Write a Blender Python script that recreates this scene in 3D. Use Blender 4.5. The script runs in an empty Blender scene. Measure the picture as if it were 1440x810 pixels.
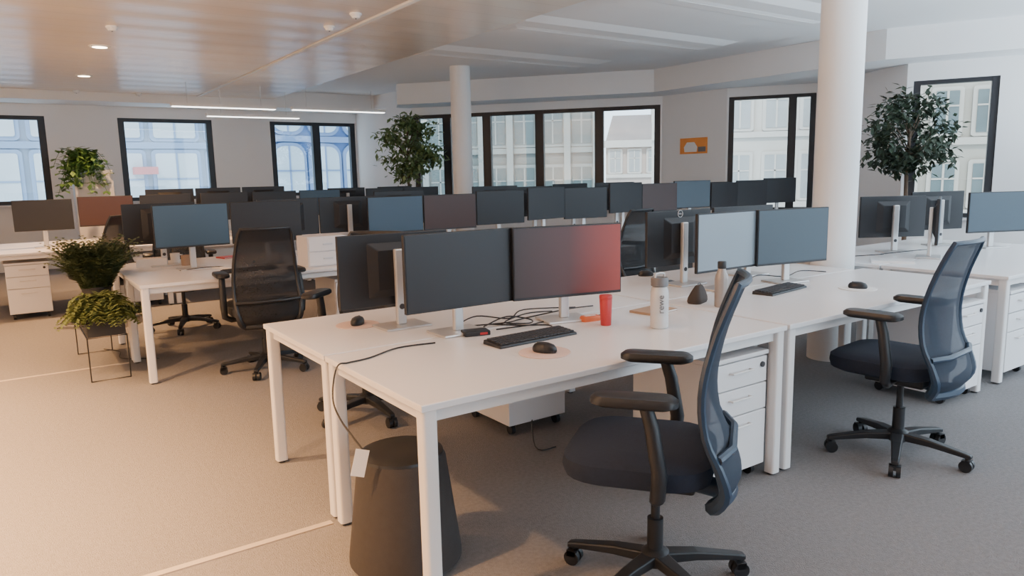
import bpy, bmesh, math, random
from mathutils import Vector, Matrix
random.seed(7)
SC = bpy.context.scene
C = SC.collection
PI = math.pi
R = math.radians
# ------------------------------------------------------------ camera model
CH, FPX, PITCH, ROLL, YAW = 1.45, 1025.0, R(8.82), R(1.2), R(55.2)
FW = Vector((math.cos(YAW), math.sin(YAW), 0)); RT = Vector((math.sin(YAW), -math.cos(YAW), 0))
def ray(px, py):
    x = (px-720)/FPX; y = (py-405)/FPX; c, s = math.cos(ROLL), math.sin(ROLL)
    xl = x*c-y*s; yl = x*s+y*c
    v = FW*(math.cos(PITCH)-yl*math.sin(PITCH)) + RT*xl
    v.z = -(math.sin(PITCH)+yl*math.cos(PITCH)); return v
def at(px, py, z):
    r = ray(px, py); return Vector((0, 0, CH)) + r*((z-CH)/r.z)
def along_wall(px, A, B, py=200):
    r = ray(px, py); d = Vector((B[0]-A[0], B[1]-A[1])).normalized()
    return (r.y*A[0]-r.x*A[1])/(r.x*d.y-r.y*d.x)
cam = bpy.data.cameras.new('camera'); cam.sensor_width = 36; cam.lens = FPX/1440*36; cam.clip_start = .05; cam.clip_end = 300
co = bpy.data.objects.new('camera', cam); C.objects.link(co)
co.matrix_world = Matrix.Translation((0, 0, CH)) @ Matrix.Rotation(YAW-PI/2, 4, 'Z') @ Matrix.Rotation(PI/2-PITCH, 4, 'X') @ Matrix.Rotation(-ROLL, 4, 'Z')
SC.camera = co
# ------------------------------------------------------------ materials
MATS = {}
def mat(name, col, rough=.5, metal=0, var=.08, scale=8, spec=.5, bump=0, bscale=200, emit=0, alpha=None):
    m = bpy.data.materials.new(name); m.use_nodes = True; nt = m.node_tree; N = nt.nodes; Lk = nt.links
    b = N['Principled BSDF']; b.inputs['Roughness'].default_value = rough; b.inputs['Metallic'].default_value = metal
    b.inputs['Specular IOR Level'].default_value = spec
    tc = N.new('ShaderNodeTexCoord'); nz = N.new('ShaderNodeTexNoise'); nz.inputs['Scale'].default_value = scale; nz.inputs['Detail'].default_value = 3
    Lk.new(tc.outputs['Object'], nz.inputs['Vector'])
    mx = N.new('ShaderNodeMix'); mx.data_type = 'RGBA'
    mx.inputs[6].default_value = tuple(c*(1-var) for c in col)+(1,); mx.inputs[7].default_value = tuple(min(1, c*(1+var)) for c in col)+(1,)
    Lk.new(nz.outputs['Fac'], mx.inputs[0]); Lk.new(mx.outputs[2], b.inputs['Base Color'])
    if bump:
        n2 = N.new('ShaderNodeTexNoise'); n2.inputs['Scale'].default_value = bscale; n2.inputs['Detail'].default_value = 2
        Lk.new(tc.outputs['Object'], n2.inputs['Vector'])
        bp = N.new('ShaderNodeBump'); bp.inputs['Strength'].default_value = bump; bp.inputs['Distance'].default_value = .01
        Lk.new(n2.outputs['Fac'], bp.inputs['Height']); Lk.new(bp.outputs['Normal'], b.inputs['Normal'])
    if emit:
        b.inputs['Emission Color'].default_value = tuple(col)+(1,); b.inputs['Emission Strength'].default_value = emit
    if alpha is not None: b.inputs['Alpha'].default_value = alpha
    MATS[name] = m; return m
M_white = mat('white_paint', (.86, .875, .885), .7, var=.02, scale=2)
M_soffit = mat('soffit_paint', (.85, .87, .885), .75, var=.015, scale=2)
M_desk = mat('white_laminate', (.84, .835, .845), .3, var=.015, scale=3)
M_deskleg = mat('white_steel', (.82, .81, .805), .4, var=.02)
M_ped = mat('pedestal_white', (.84, .835, .85), .42, var=.02)
M_gap = mat('dark_gap', (.05, .05, .055), .6)
M_steel = mat('brushed_silver', (.66, .66, .66), .38, .6, var=.04)
M_black = mat('black_plastic', (.018, .020, .024), .42, var=.12)
M_casing = mat('monitor_black', (.017, .018, .022), .45, var=.1)
M_fab = mat('navy_black_fabric', (.014, .023, .045), .9, var=.2, scale=60, bump=.3, bscale=400)
M_frame = mat('chair_blue_black', (.021, .045, .085), .35, var=.1)
M_s_black = mat('screen_black', (.018, .020, .025), .45, var=.04, scale=2)
M_s_blue = mat('screen_blue', (.045, .09, .145), .38, var=.05, scale=2)  # blue, slate and grey-blue put sky reflections of switched-off monitors into the colour
M_s_slate = mat('screen_slate', (.055, .085, .115), .38, var=.05, scale=2)
M_s_grey = mat('screen_grey_blue', (.26, .33, .39), .3, var=.05, scale=2)
M_s_brown = mat('screen_brown', (.055, .028, .025), .4, var=.1, scale=2)
m = M_s_red_reflection = mat('screen_red_reflection', (.12, .03, .028), .38, var=.5, scale=2.5); nt = m.node_tree
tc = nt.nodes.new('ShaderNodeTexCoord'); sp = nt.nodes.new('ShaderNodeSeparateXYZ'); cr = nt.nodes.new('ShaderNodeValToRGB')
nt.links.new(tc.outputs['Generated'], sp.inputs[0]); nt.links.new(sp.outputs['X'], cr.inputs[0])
cr.color_ramp.elements[0].color = (.045, .034, .036, 1); cr.color_ramp.elements[1].color = (.36, .055, .04, 1)  # red reflection painted into the base colour, growing towards the right edge
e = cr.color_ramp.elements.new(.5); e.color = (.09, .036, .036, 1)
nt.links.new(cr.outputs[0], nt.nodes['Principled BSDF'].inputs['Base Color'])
M_wframe = mat('window_black', (.02, .022, .028), .4, var=.1)
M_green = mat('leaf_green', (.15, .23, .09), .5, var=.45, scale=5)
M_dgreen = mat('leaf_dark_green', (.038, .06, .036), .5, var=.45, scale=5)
M_fern = mat('fern_green', (.13, .17, .055), .6, var=.4, scale=6)
M_fern2 = mat('fern_dark_green', (.085, .118, .05), .6, var=.4, scale=6)
M_ivy = mat('trailing_green', (.12, .25, .07), .5, var=.4, scale=6)
M_bark = mat('bark', (.12, .085, .06), .9, var=.3, scale=20)
M_pot = mat('pot_dark', (.03, .03, .032), .6)
M_stool = mat('charcoal_felt', (.045, .041, .041), .85, var=.15, scale=40, bump=.2, bscale=300)
M_kraft = mat('kraft', (.42, .29, .2), .8)
M_red = mat('red_tin', (.55, .045, .05), .35)
M_orange = mat('orange', (.75, .17, .06), .5)
M_poster = mat('poster_orange', (.95, .33, .07), .6, var=.2, scale=6)
M_paper = mat('paper_white', (.86, .85, .84), .7, var=.03)
M_pink = mat('pale_pink_mat', (.72, .55, .49), .7)
M_bottle = mat('grey_white_bottle', (.62, .63, .64), .25, var=.03)
M_sbottle = mat('beige_steel', (.36, .33, .31), .35, .3, var=.04)
M_cap = mat('cap_grey', (.16, .16, .17), .4)
M_brown = mat('dark_brown_leather', (.05, .037, .031), .75)
M_light = mat('lamp_white', (1, .98, .94), .5, emit=5, var=0)
M_warm = mat('lamp_warm', (1, .82, .6), .5, emit=14, var=0)
M_strip = mat('lamp_off', (.85, .86, .87), .5, var=0)
M_trim = mat('beige_strip', (.50, .44, .38), .6)
M_cabinet = mat('cabinet_white', (.72, .72, .74), .5, var=.02)
def meshmat(name, col):
    m = mat(name, col, .8, var=.2, scale=80); nt = m.node_tree
    tr = nt.nodes.new('ShaderNodeBsdfTransparent'); ms = nt.nodes.new('ShaderNodeMixShader'); ms.inputs[0].default_value = .9
    nt.links.new(tr.outputs[0], ms.inputs[1]); nt.links.new(nt.nodes['Principled BSDF'].outputs[0], ms.inputs[2])
    nt.links.new(ms.outputs[0], nt.nodes['Material Output'].inputs[0]); return m
M_mesh = meshmat('chair_mesh', (.017, .029, .052)); M_mesh_black = meshmat('chair_mesh_black', (.012, .013, .016))
def glassy(name, tint, gloss=.06):
    m = bpy.data.materials.new(name); m.use_nodes = True; nt = m.node_tree; nt.nodes.remove(nt.nodes['Principled BSDF'])
    t = nt.nodes.new('ShaderNodeBsdfTransparent'); t.inputs[0].default_value = tint+(1,)
    g = nt.nodes.new('ShaderNodeBsdfGlossy'); g.inputs['Roughness'].default_value = .03
    x = nt.nodes.new('ShaderNodeMixShader'); x.inputs[0].default_value = gloss
    nt.links.new(t.outputs[0], x.inputs[1]); nt.links.new(g.outputs[0], x.inputs[2]); nt.links.new(x.outputs[0], nt.nodes['Material Output'].inputs[0])
    return m
M_glass = glassy('window_glass', (.96, .98, .99), .05)
M_carpet = mat('carpet', (.245, .238, .243), .95, var=.22, scale=55, spec=.1, bump=.6, bscale=180)
# satin lamella ceiling, faint panel joints along x
m = mat('ceiling_metal', (.84, .745, .665), .3, .32, var=.03, scale=1.5); nt = m.node_tree; bs = nt.nodes['Principled BSDF']
tc = nt.nodes.new('ShaderNodeTexCoord'); wv = nt.nodes.new('ShaderNodeTexWave'); wv.bands_direction = 'Y'; wv.inputs['Scale'].default_value = .55; wv.inputs['Distortion'].default_value = .6; wv.inputs['Detail Scale'].default_value = .4
nt.links.new(tc.outputs['Object'], wv.inputs['Vector'])
sx = nt.nodes.new('ShaderNodeSeparateXYZ'); nt.links.new(tc.outputs['Object'], sx.inputs[0])
fm = nt.nodes.new('ShaderNodeMath'); fm.operation = 'PINGPONG'; fm.inputs[1].default_value = .15; nt.links.new(sx.outputs['Y'], fm.inputs[0])
lt = nt.nodes.new('ShaderNodeMath'); lt.operation = 'GREATER_THAN'; lt.inputs[1].default_value = .004; nt.links.new(fm.outputs[0], lt.inputs[0])
ad = nt.nodes.new('ShaderNodeMath'); ad.operation = 'MULTIPLY_ADD'; ad.inputs[1].default_value = .2; nt.links.new(lt.outputs[0], ad.inputs[0]); nt.links.new(wv.outputs['Fac'], ad.inputs[2])
bp = nt.nodes.new('ShaderNodeBump'); bp.inputs['Strength'].default_value = .25; bp.inputs['Distance'].default_value = .03
nt.links.new(ad.outputs[0], bp.inputs['Height']); nt.links.new(bp.outputs['Normal'], bs.inputs['Normal'])
jm = nt.nodes.new('ShaderNodeMix'); jm.data_type = 'RGBA'; jm.inputs[6].default_value = (.66, .57, .5, 1)
src = bs.inputs['Base Color'].links[0].from_socket; nt.links.new(src, jm.inputs[7]); nt.links.new(lt.outputs[0], jm.inputs[0]); nt.links.new(jm.outputs[2], bs.inputs['Base Color']); M_metal = m
# ------------------------------------------------------------ mesh helpers
def rrect(w, d, r, n=5):
    out = []
    for cx, cy, a0 in ((w/2-r, d/2-r, 0), (-w/2+r, d/2-r, PI/2), (-w/2+r, -d/2+r, PI), (w/2-r, -d/2+r, 1.5*PI)):
        for i in range(n+1):
            a = a0+PI/2*i/n; out.append((cx+r*math.cos(a), cy+r*math.sin(a)))
    return out
class MB:
    def __init__(s): s.bm = bmesh.new()
    def box(s, x0, x1, y0, y1, z0, z1, Mx=None):
        vs = [s.bm.verts.new(Vector(p) if Mx is None else Mx @ Vector(p)) for p in ((x0,y0,z0),(x1,y0,z0),(x1,y1,z0),(x0,y1,z0),(x0,y0,z1),(x1,y0,z1),(x1,y1,z1),(x0,y1,z1))]
        for f in ((0,3,2,1),(4,5,6,7),(0,1,5,4),(1,2,6,5),(2,3,7,6),(3,0,4,7)): s.bm.faces.new([vs[i] for i in f])
        return s
    def loft(s, loops, cap=True):
        L = [[s.bm.verts.new(p) for p in lp] for lp in loops]; n = len(L[0])
        for a, b in zip(L, L[1:]):
            for i in range(n): s.bm.faces.new((a[i], a[(i+1) % n], b[(i+1) % n], b[i]))
        if cap: s.bm.faces.new(list(reversed(L[0]))); s.bm.faces.new(L[-1])
        return s
    def tube(s, pts, r, n=8, closed=False):
        P = [Vector(p) for p in pts]; k = len(P); rs = r if isinstance(r, (list, tuple)) else [r]*k
        up = None; loops = []
        for i in range(k):
            if closed: d = (P[(i+1) % k]-P[i-1]).normalized()
            else: d = (P[min(i+1, k-1)]-P[max(i-1, 0)]).normalized()
            if up is None:
                a = Vector((0, 0, 1)) if abs(d.z) < .9 else Vector((1, 0, 0)); up = (a-d*a.dot(d)).normalized()
            else:
                up = up-d*up.dot(d); up = up.normalized() if up.length > 1e-6 else d.orthogonal().normalized()
            sd = d.cross(up)
            loops.append([P[i]+up*math.cos(2*PI*j/n)*rs[i]+sd*math.sin(2*PI*j/n)*rs[i] for j in range(n)])
        if closed:
            L = [[s.bm.verts.new(p) for p in lp] for lp in loops]
            for a, b in zip(L, L[1:]+L[:1]):
                for i in range(n): s.bm.faces.new((a[i], a[(i+1) % n], b[(i+1) % n], b[i]))
        else: s.loft(loops)
        return s
    def cyl(s, p0, p1, r0, r1=None, n=16): return s.tube([p0, p1], [r0, r0 if r1 is None else r1], n)
    def lathe(s, prof, n=24, c=(0, 0)):
        return s.loft([[(c[0]+r*math.cos(2*PI*j/n), c[1]+r*math.sin(2*PI*j/n), z) for j in range(n)] for r, z in prof])
    def prism(s, poly, z0, z1): return s.loft([[(x, y, z0) for x, y in poly], [(x, y, z1) for x, y in poly]])
    def pad(s, w, d, r, rings, c=(0, 0)):
        return s.loft([[(c[0]+x*k, c[1]+y*k, z) for x, y in rrect(w, d, r)] for k, z in rings])
    def leaf(s, p, d, l, w, nrm):
        d = d.normalized(); sd = d.cross(nrm)
        if sd.length < 1e-4: sd = d.orthogonal()
        sd.normalize(); q = p+d*l*.45+sd.cross(d)*l*.06
        a, b, c, e = [s.bm.verts.new(v) for v in (p, q+sd*w/2, p+d*l, q-sd*w/2)]
        s.bm.faces.new((a, b, c)); s.bm.faces.new((a, c, e)); return s
    def build(s, name, mt, parent=None, bevel=0, seg=2, smooth=False, loc=None, rz=0, recalc=True):
        if recalc: bmesh.ops.recalc_face_normals(s.bm, faces=s.bm.faces)
        if bevel:
            ed = [e for e in s.bm.edges if len(e.link_faces) == 2 and e.calc_face_angle(0) > .6]
            bmesh.ops.bevel(s.bm, geom=ed, offset=bevel, segments=seg, affect='EDGES', profile=.5, clamp_overlap=True)
        me = bpy.data.meshes.new(name); s.bm.to_mesh(me); s.bm.free(); me.materials.append(mt)
        if smooth:
            for p in me.polygons: p.use_smooth = True
            me.set_sharp_from_angle(angle=R(42))
        o = bpy.data.objects.new(name, me); C.objects.link(o)
        if parent: o.parent = parent
        if loc is not None: o.location = loc
        o.rotation_euler = (0, 0, rz); return o
def tag(o, label, cat, group=None):
    o['label'] = label; o['category'] = cat
    if group: o['group'] = group
    return o
def thing(name, label, cat, loc=(0, 0, 0), rz=0, group=None):
    o = bpy.data.objects.new(name, None); C.objects.link(o); o.empty_display_size = .1
    o.location = loc; o.rotation_euler = (0, 0, rz); return tag(o, label, cat, group)
def struct(o): o['kind'] = 'structure'; return o
def copy_tree(o, parent=None):
    c = o.copy(); C.objects.link(c)
    if parent: c.parent = parent
    for ch in list(o.children): copy_tree(ch, c)
    return c
def text_part(body, size, mt, parent, Mx, name='lettering'):
    cu = bpy.data.curves.new('t', 'FONT'); cu.body = body; cu.size = size; cu.extrude = .0006; cu.align_x = 'CENTER'; cu.align_y = 'CENTER'
    o = bpy.data.objects.new('t', cu); C.objects.link(o)
    dg = bpy.context.evaluated_depsgraph_get(); me = bpy.data.meshes.new_from_object(o.evaluated_get(dg))
    bpy.data.objects.remove(o); me.transform(Mx); me.materials.clear(); me.materials.append(mt)
    q = bpy.data.objects.new(name, me); C.objects.link(q); q.parent = parent; return q
# ------------------------------------------------------------ room shell
CZ, CZ2, CX = 2.95, 3.1, 4.41
struct(MB().box(-5, 13, -5, 15.3, -.2, 0).build('floor', M_carpet))
cb = MB(); cb.box(-5, 3.06, -5, 15.2, CZ, CZ+.25); cb.box(3.14, CX, -5, 15.2, CZ, CZ+.25); cb.box(3.06, 3.14, -5, 15.2, CZ+.03, CZ+.25)
struct(cb.build('ceiling', M_metal))
struct(MB().box(CX, 13, -5, 15.2, CZ2, CZ2+.1).build('ceiling_raised', M_soffit))
struct(MB().box(3.075, 3.125, -5, 14.8, CZ-.012, CZ+.04).build('trim_1', M_soffit))
struct(MB().box(-3, 1.02, 2.833, 2.867, 0, .005).build('trim_2', M_trim))
struct(MB().box(-3, .74, 6.523, 6.557, 0, .005).build('trim_3', M_trim))
struct(MB().box(-5.2, -5, -5, 15.3, 0, 3.1).build('wall_left', M_white))
struct(MB().box(-5, 1.5, -5.2, -5, 0, 3.1).build('wall_rear', M_white))
WN = [0]
def wall(name, A, B, wins=(), H=3.1, z0=.8, z1=2.6, th=.2):
    A = Vector(A); B = Vector(B); L = (B-A).length; ang = math.atan2(B.y-A.y, B.x-A.x)
    mb = MB(); xs = 0
    spans = []
    for ps in wins:
        ss = [max(.03, min(L-.03, along_wall(p, A, B))) for p in ps]; spans.append(ss)
    for ss in spans:
        if ss[0] > xs: mb.box(xs, ss[0], 0, th, 0, H)
        mb.box(ss[0], ss[-1], 0, th, 0, z0); mb.box(ss[0], ss[-1], 0, th, z1, H); xs = ss[-1]
    if xs < L: mb.box(xs, L, 0, th, 0, H)
    struct(mb.build(name, M_white, loc=(A.x, A.y, 0), rz=ang))
    for ss in spans:
        WN[0] += 1; fw = .05 if L < 2 else .065; f = MB()
        f.box(ss[0], ss[-1], .03, .13, z0, z0+fw); f.box(ss[0], ss[-1], .03, .13, z1-fw, z1)
        for i, x in enumerate(ss):
            k = fw*1.6
            x0 = x if i == 0 else (x-k if i == len(ss)-1 else x-k*.75); x1 = x+k if i == 0 else (x if i == len(ss)-1 else x+k*.75)
            f.box(x0, x1, .025, .135, z0, z1)
        fo = struct(f.build('window_%d' % WN[0], M_wframe, loc=(A.x, A.y, 0), rz=ang))
        for a, b in zip(ss, ss[1:]): MB().box(a+.02, b-.02, .078, .084, z0+.03, z1-.03).build('pane', M_glass, fo)
        MB().box(ss[0]-.02, ss[-1]+.02, -.1, .03, z0-.03, z0).build('window_sill', M_cabinet, fo)
wall('wall_back', (-5, 14.9), (6.4, 14.9), [(-70, 66), (168, 300), (381, 446, 507)], z0=1.12)
wall('wall_corner', (6.4, 14.9), (6.58, 12.7))
wall('wall_diagonal', (6.58, 12.7), (9.57, 9.1), [(577, 628, 684, 758, 842, 932)])
wall('wall_poster', (9.57, 9.1), (9.67, 7.8))
wall('wall_bay', (9.67, 7.8), (10.45, 6.7), [(1022, 1113, 1151)])
wall('wall_return', (10.45, 6.7), (9.64, 4.95))
wall('wall_right', (9.64, 4.95), (10.15, 3.95), [(1280, 1400)], z1=2.52)
wall('wall_right_end', (10.15, 3.95), (11.3, 1.7))
sof = [(6.3, 12.75), (6.05, 12.2), (8.95, 8.7), (9.0, 4.9), (10.6, 1.75), (11.35, 1.75), (10.2, 4.0), (9.7, 4.95), (10.5, 6.7), (9.72, 7.82), (9.62, 9.12), (6.62, 12.75)]
struct(MB().prism(sof, 2.74, 3.1).build('trim_4', M_soffit))
struct(MB().box(-5, CX, 14.1, 14.9, 2.8, CZ).box(CX, 6.5, 14.1, 14.9, 2.8, 3.1).build('trim_5', M_soffit))
for x, y in ((5.15, 3.13), (5.98, 9.88)):
    o = MB().cyl((0, 0, 0), (0, 0, 3.1), .155, n=40).build('column', M_white, smooth=True, loc=(x, y, 0))
    tag(o, 'thick round white column rising between the right-hand desks' if x < 5.5 else 'round white column standing far off before the corner windows', 'column')
for i, (y, x0, x1) in enumerate(((5.05, 4.6, 7.9), (6.87, 4.6, 8.1), (8.86, 4.6, 7.7))):
    L = x1-x0
    t = thing('ceiling_raft', ('long white ceiling raft nearest the camera, right of the metal ceiling', 'middle one of three white ceiling rafts', 'farthest white ceiling raft, before the far column')[i], 'ceiling panel', (x0, y, 3.04), 0, 'white ceiling rafts')
    MB().loft([[(.16, -.38, .014), (L-.16, -.38, .014), (L-.16, .38, .014), (.16, .38, .014)], [(0, -.52, .06), (L, -.52, .06), (L, .52, .06), (0, .52, .06)]]).build('panel', M_soffit, t)
    MB().loft([[(.25, -.09, .004), (L-.25, -.09, .004), (L-.25, .09, .004), (.25, .09, .004)], [(.2, -.14, .0139), (L-.2, -.14, .0139), (L-.2, .14, .0139), (.2, .14, .0139)]]).build('light_housing', M_soffit, t)
    MB().box(.27, L-.27, -.07, .07, .001, .0039).build('diffuser', M_strip, t)
for i, (pa, pb, py) in enumerate(((240, 388, 150), (290, 421, 164), (410, 541, 155))):
    z = 2.6 if i != 1 else 2.52
    y = min((at(pa, py, z).y+at(pb, py+1, z).y)/2, 13.9)
    a = ray(pa, py); b = ray(pb, py); ax = a.x*y/a.y; bx = b.x*y/b.y; zz = CH+a.z*y/a.y
    t = thing('pendant_light', ('slim linear pendant light, leftmost of three before back windows', 'lowest slim linear pendant light, before the back windows', 'slim linear pendant light, rightmost of three before back windows')[i], 'ceiling light', (ax, y, zz), 0, 'linear pendant lights')
    MB().box(0, bx-ax, -.05, .05, .012, .06).build('housing', M_white, t)
    MB().box(.02, bx-ax-.02, -.045, .045, 0, .012).build('diffuser', M_light, t)
    cm = MB()
    for k in (.15, .85): cm.cyl(((bx-ax)*k, 0, .06), ((bx-ax)*k, 0, CZ-zz), .004, n=6)
    cm.build('suspension_wire', M_steel, t)
def downlight(p, label, on=True):
    t = thing('downlight', label, 'ceiling light', p)
    MB().lathe([(.075, -.012), (.1, -.012), (.11, 0), (.075, 0)], 28).build('trim_ring', M_white, t, smooth=True)
    MB().lathe([(.0749, -.014), (.0749, -.002)], 28).build('lens', M_warm if on else M_strip, t)
downlight(at(140, 65, CZ), 'lit round downlight in the metal ceiling at upper left')
downlight(at(118, 106, CZ), 'smaller lit downlight farther back in the metal ceiling')
for px, py, lb in ((157, 37, 'white round smoke detector near the lit downlight'), (500, 19, 'small white detector beside ceiling seam, nearest the camera'), (463, 37, 'small white detector beside ceiling seam, behind the nearest one'), (195, 131, 'small white detector far back on the metal ceiling, left of the pendant lights'), (107, 127, 'white ceiling detector at far left near back windows')):
    t = thing('smoke_detector', lb, 'detector', at(px, py, CZ), 0, 'ceiling detectors')
    MB().lathe([(.02, -.045), (.035, -.04), (.045, -.02), (.055, -.012), (.055, 0)], 20).build('housing', M_white, t, smooth=True)
    MB().lathe([(.008, -.049), (.008, -.045)], 10).build('sensor_tip', M_gap, t)
# ------------------------------------------------------------ desks
DZ = .73
def desk(x0, x1, y0, y1, label, group):
    w, d = x1-x0, y1-y0
    t = thing('office_desk', label, 'desk', ((x0+x1)/2, (y0+y1)/2, 0), 0, group)
    MB().box(-w/2, w/2, -d/2, d/2, DZ-.024, DZ).build('tabletop', M_desk, t, bevel=.003)
    f = MB(); a, b = w/2-.045, d/2-.045
    f.box(-a, a, -b-.015, -b+.015, DZ-.07, DZ-.0245); f.box(-a, a, b-.015, b+.015, DZ-.07, DZ-.0245)
    f.box(-a-.015, -a+.015, -b, b, DZ-.07, DZ-.0245); f.box(a-.015, a+.015, -b, b, DZ-.07, DZ-.0245)
    f.build('frame', M_deskleg, t)
    MB().box(-w*.35, w*.35, b-.16, b-.04, DZ-.16, DZ-.15).box(-w*.35, w*.35, b-.165, b-.16, DZ-.16, DZ-.0705).build('cable_tray', M_deskleg, t)
    for sx in (-1, 1):
        for sy in (-1, 1):
            l = MB().pad(.055, .055, .012, [(1, .012), (1, DZ-.0245)], (sx*(w/2-.035), sy*(d/2-.035))).build('leg', M_deskleg, t, smooth=True)
            MB().cyl((sx*(w/2-.035), sy*(d/2-.035), 0), (sx*(w/2-.035), sy*(d/2-.035), .012), .018, n=12).build('foot', M_gap, l)
    return t
ga, gb, gc = 'white desks of the front row', 'white desks of the middle row', 'white desks of the far row'
desk(1.03, 2.95, 2.0, 2.843, 'long white desk nearest the camera, with red tin and keyboard', ga)
desk(1.03, 2.95, 2.857, 3.70, 'white desk back to back behind the nearest desk', ga)
desk(2.97, 5.07, 2.0, 2.843, 'white desk before the round column, with two grey-blue monitors', ga)
desk(2.97, 4.98, 2.857, 3.70, 'white desk behind the two grey-blue monitors, left of the column', ga)
desk(5.32, 7.6, 2.0, 2.843, 'white desk at right frame edge, beyond the round column', ga)
desk(5.32, 7.6, 2.857, 3.70, 'white desk behind the right-edge desk, right of column', ga)
bx = [(.75, 2.70), (2.72, 4.67), (4.69, 6.64), (6.66, 8.61), (8.63, 9.5)]
bl1 = ['white desk beside the ferns, near side of middle row', 'second desk from the ferns, near side of middle row', 'third desk from the ferns, near side of middle row', 'fourth desk from the ferns, near side of middle row', 'short white desk ending the middle row by the bay window, near side']
bl2 = [s.replace('near side', 'far side') for s in bl1]
for (a, b), l1, l2 in zip(bx, bl1, bl2):
    desk(a, b, 5.69, 6.533, l1, gb); desk(a, b, 6.547, 7.39, l2, gb)
for (a, b), w in zip([(-.35, 1.6), (1.62, 3.57), (3.59, 5.54)], ('left end', 'middle', 'right end by the column')):
    desk(a, b, 9.38, 10.223, 'white desk in the far row, near side, '+w, gc); desk(a, b, 10.237, 11.08, 'white desk in the far row, window side, '+w, gc)
# ------------------------------------------------------------ pedestals
PED = []
def pedestal(x, y, rz, label):
    if PED:
        t = copy_tree(PED[0]); t.location = (x, y, 0); t.rotation_euler.z = rz; t['label'] = label; return t
    t = thing('drawer_pedestal', label, 'drawer unit', (x, y, 0), rz, 'white drawer pedestals'); PED.append(t)
    MB().box(-.2, .2, -.26, .2, .06, .6).build('body', M_ped, t, bevel=.004)
    MB().box(-.205, .205, -.285, .205, .6, .62).build('top', M_ped, t, bevel=.003)
    for z0, z1 in ((.47, .592), (.34, .464), (.065, .334)):
        d = MB().box(-.197, .197, -.28, -.262, z0, z1).build('drawer', M_ped, t, bevel=.003)
        zc = z1-.045
        MB().tube([(-.07, -.281, zc), (-.07, -.3, zc), (.07, -.3, zc), (.07, -.281, zc)], .005, 8).build('handle', M_deskleg, d, smooth=True)
    MB().cyl((.16, -.288, .555), (.16, -.28, .555), .013).build('lock', M_gap, t, smooth=True)
    for sx in (-.16, .16):
        for sy in (-.22, .16):
            MB().cyl((sx-.012, sy, .028), (sx+.012, sy, .028), .028).box(sx-.02, sx+.02, sy-.02, sy+.02, .05, .06).build('caster', M_black, t, smooth=True)
    return t
pedestal(2.675, 2.33, 0, 'white three-drawer pedestal under the nearest desk, behind the nearest chair')
pedestal(4.79, 2.28, 0, 'white three-drawer pedestal behind the right-hand swivel chair')
pedestal(5.62, 2.30, 0, 'white three-drawer pedestal at the right frame edge')
pedestal(2.4, 3.42, PI, 'white pedestal seen from behind under the desk backing the nearest one')
pedestal(2.42, 6.05, 0, 'white pedestal under the ferns-end desk of the middle row')
pedestal(.17, 9.75, 0, 'white pedestal at far left under the far row')
pedestal(1.3, 9.75, 0, 'white pedestal under the far row, hidden partly by the ferns')
# ------------------------------------------------------------ monitors
PROTO = {}
def monitor(x, y, rz, scr, label, zb=.125, group='desk monitors', z=DZ, logo=False):
    key = (scr.name, zb, logo)
    if key in PROTO:
        t = copy_tree(PROTO[key]); t.location = (x, y, z); t.rotation_euler.z = rz; t['label'] = label; t['group'] = group; return t
    t = thing('computer_monitor', label, 'monitor', (x, y, z), rz, group); PROTO[key] = t
    W, H = .585, .35; zc = zb+H/2
    MB().box(-W/2, W/2, -.062, -.04, zb, zb+H).build('panel', M_casing, t, bevel=.004)
    MB().box(-W/2+.007, W/2-.007, -.0635, -.0622, zb+.014, zb+H-.007).build('screen', scr, t)
    MB().loft([[(q*.30, -.04, zc+w*.27) for q, w in ((-.5, -.5), (.5, -.5), (.5, .5), (-.5, .5))], [(q*.2, -.018, zc+w*.19) for q, w in ((-.5, -.5), (.5, -.5), (.5, .5), (-.5, .5))]]).build('rear_housing', M_casing, t, bevel=.006)
    if logo:
        lo = MB().tube([(.022*math.cos(a*PI/12), -.039, zc+.152+.022*math.sin(a*PI/12)) for a in range(24)], .0022, 6, True).build('logo_ring', M_steel, t)
        text_part('DELL', .014, M_steel, lo, Matrix.Translation((0, -.0392, zc+.152)) @ Matrix.Rotation(PI, 4, 'Z') @ Matrix.Rotation(PI/2, 4, 'X'))
    nk = MB().loft([[(x0*.024, .0+y0*.014-.002, zz) for x0, y0 in ((-1, -1), (1, -1), (1, 1), (-1, 1))] for zz in (.012, zc+.10)]).build('stand_neck', M_steel, t, bevel=.006)
    MB().cyl((0, .0115, .10), (0, .0135, .10), .014).build('cable_hole', M_gap, nk)
    MB().box(-.12, .12, -.09, .09, 0, .012).build('stand_base', M_steel, t, bevel=.005)
    return t
g = 'front row monitors'
monitor(1.69, 2.88, 0, M_s_black, 'large black switched-off monitor, left of the nearest pair', group=g)
monitor(2.25, 2.79, R(-13), M_s_red_reflection, 'monitor with red reflection painted into its dark screen, right of the nearest pair', group=g)
monitor(3.58, 2.9, 0, M_s_grey, 'pale grey-blue monitor behind the two bottles', group=g)
monitor(4.11, 2.82, R(-11), M_s_slate, 'blue-grey monitor just left of the round column', group=g)
monitor(6.02, 2.84, R(24), M_s_slate, 'monitor seen edge-on right of the round column', group=g)
monitor(7.1, 2.84, R(-24), M_s_slate, 'bluish monitor cut off by the right frame edge', .14, group=g)
monitor(1.55, 3.18, R(180), M_s_black, 'black monitor seen from behind, silver stand at left of the nearest pair', .105, group=g)
monitor(3.56, 3.18, R(180), M_s_black, 'black monitor back with round logo behind the grey-blue pair', group=g, logo=True)
monitor(4.2, 3.18, R(176), M_s_black, 'black monitor back hidden behind the blue-grey monitor left of column', group=g)
monitor(6.22, 3.22, R(150), M_s_black, 'dark monitor back with silver stand, first right of the column', group=g)
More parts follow.
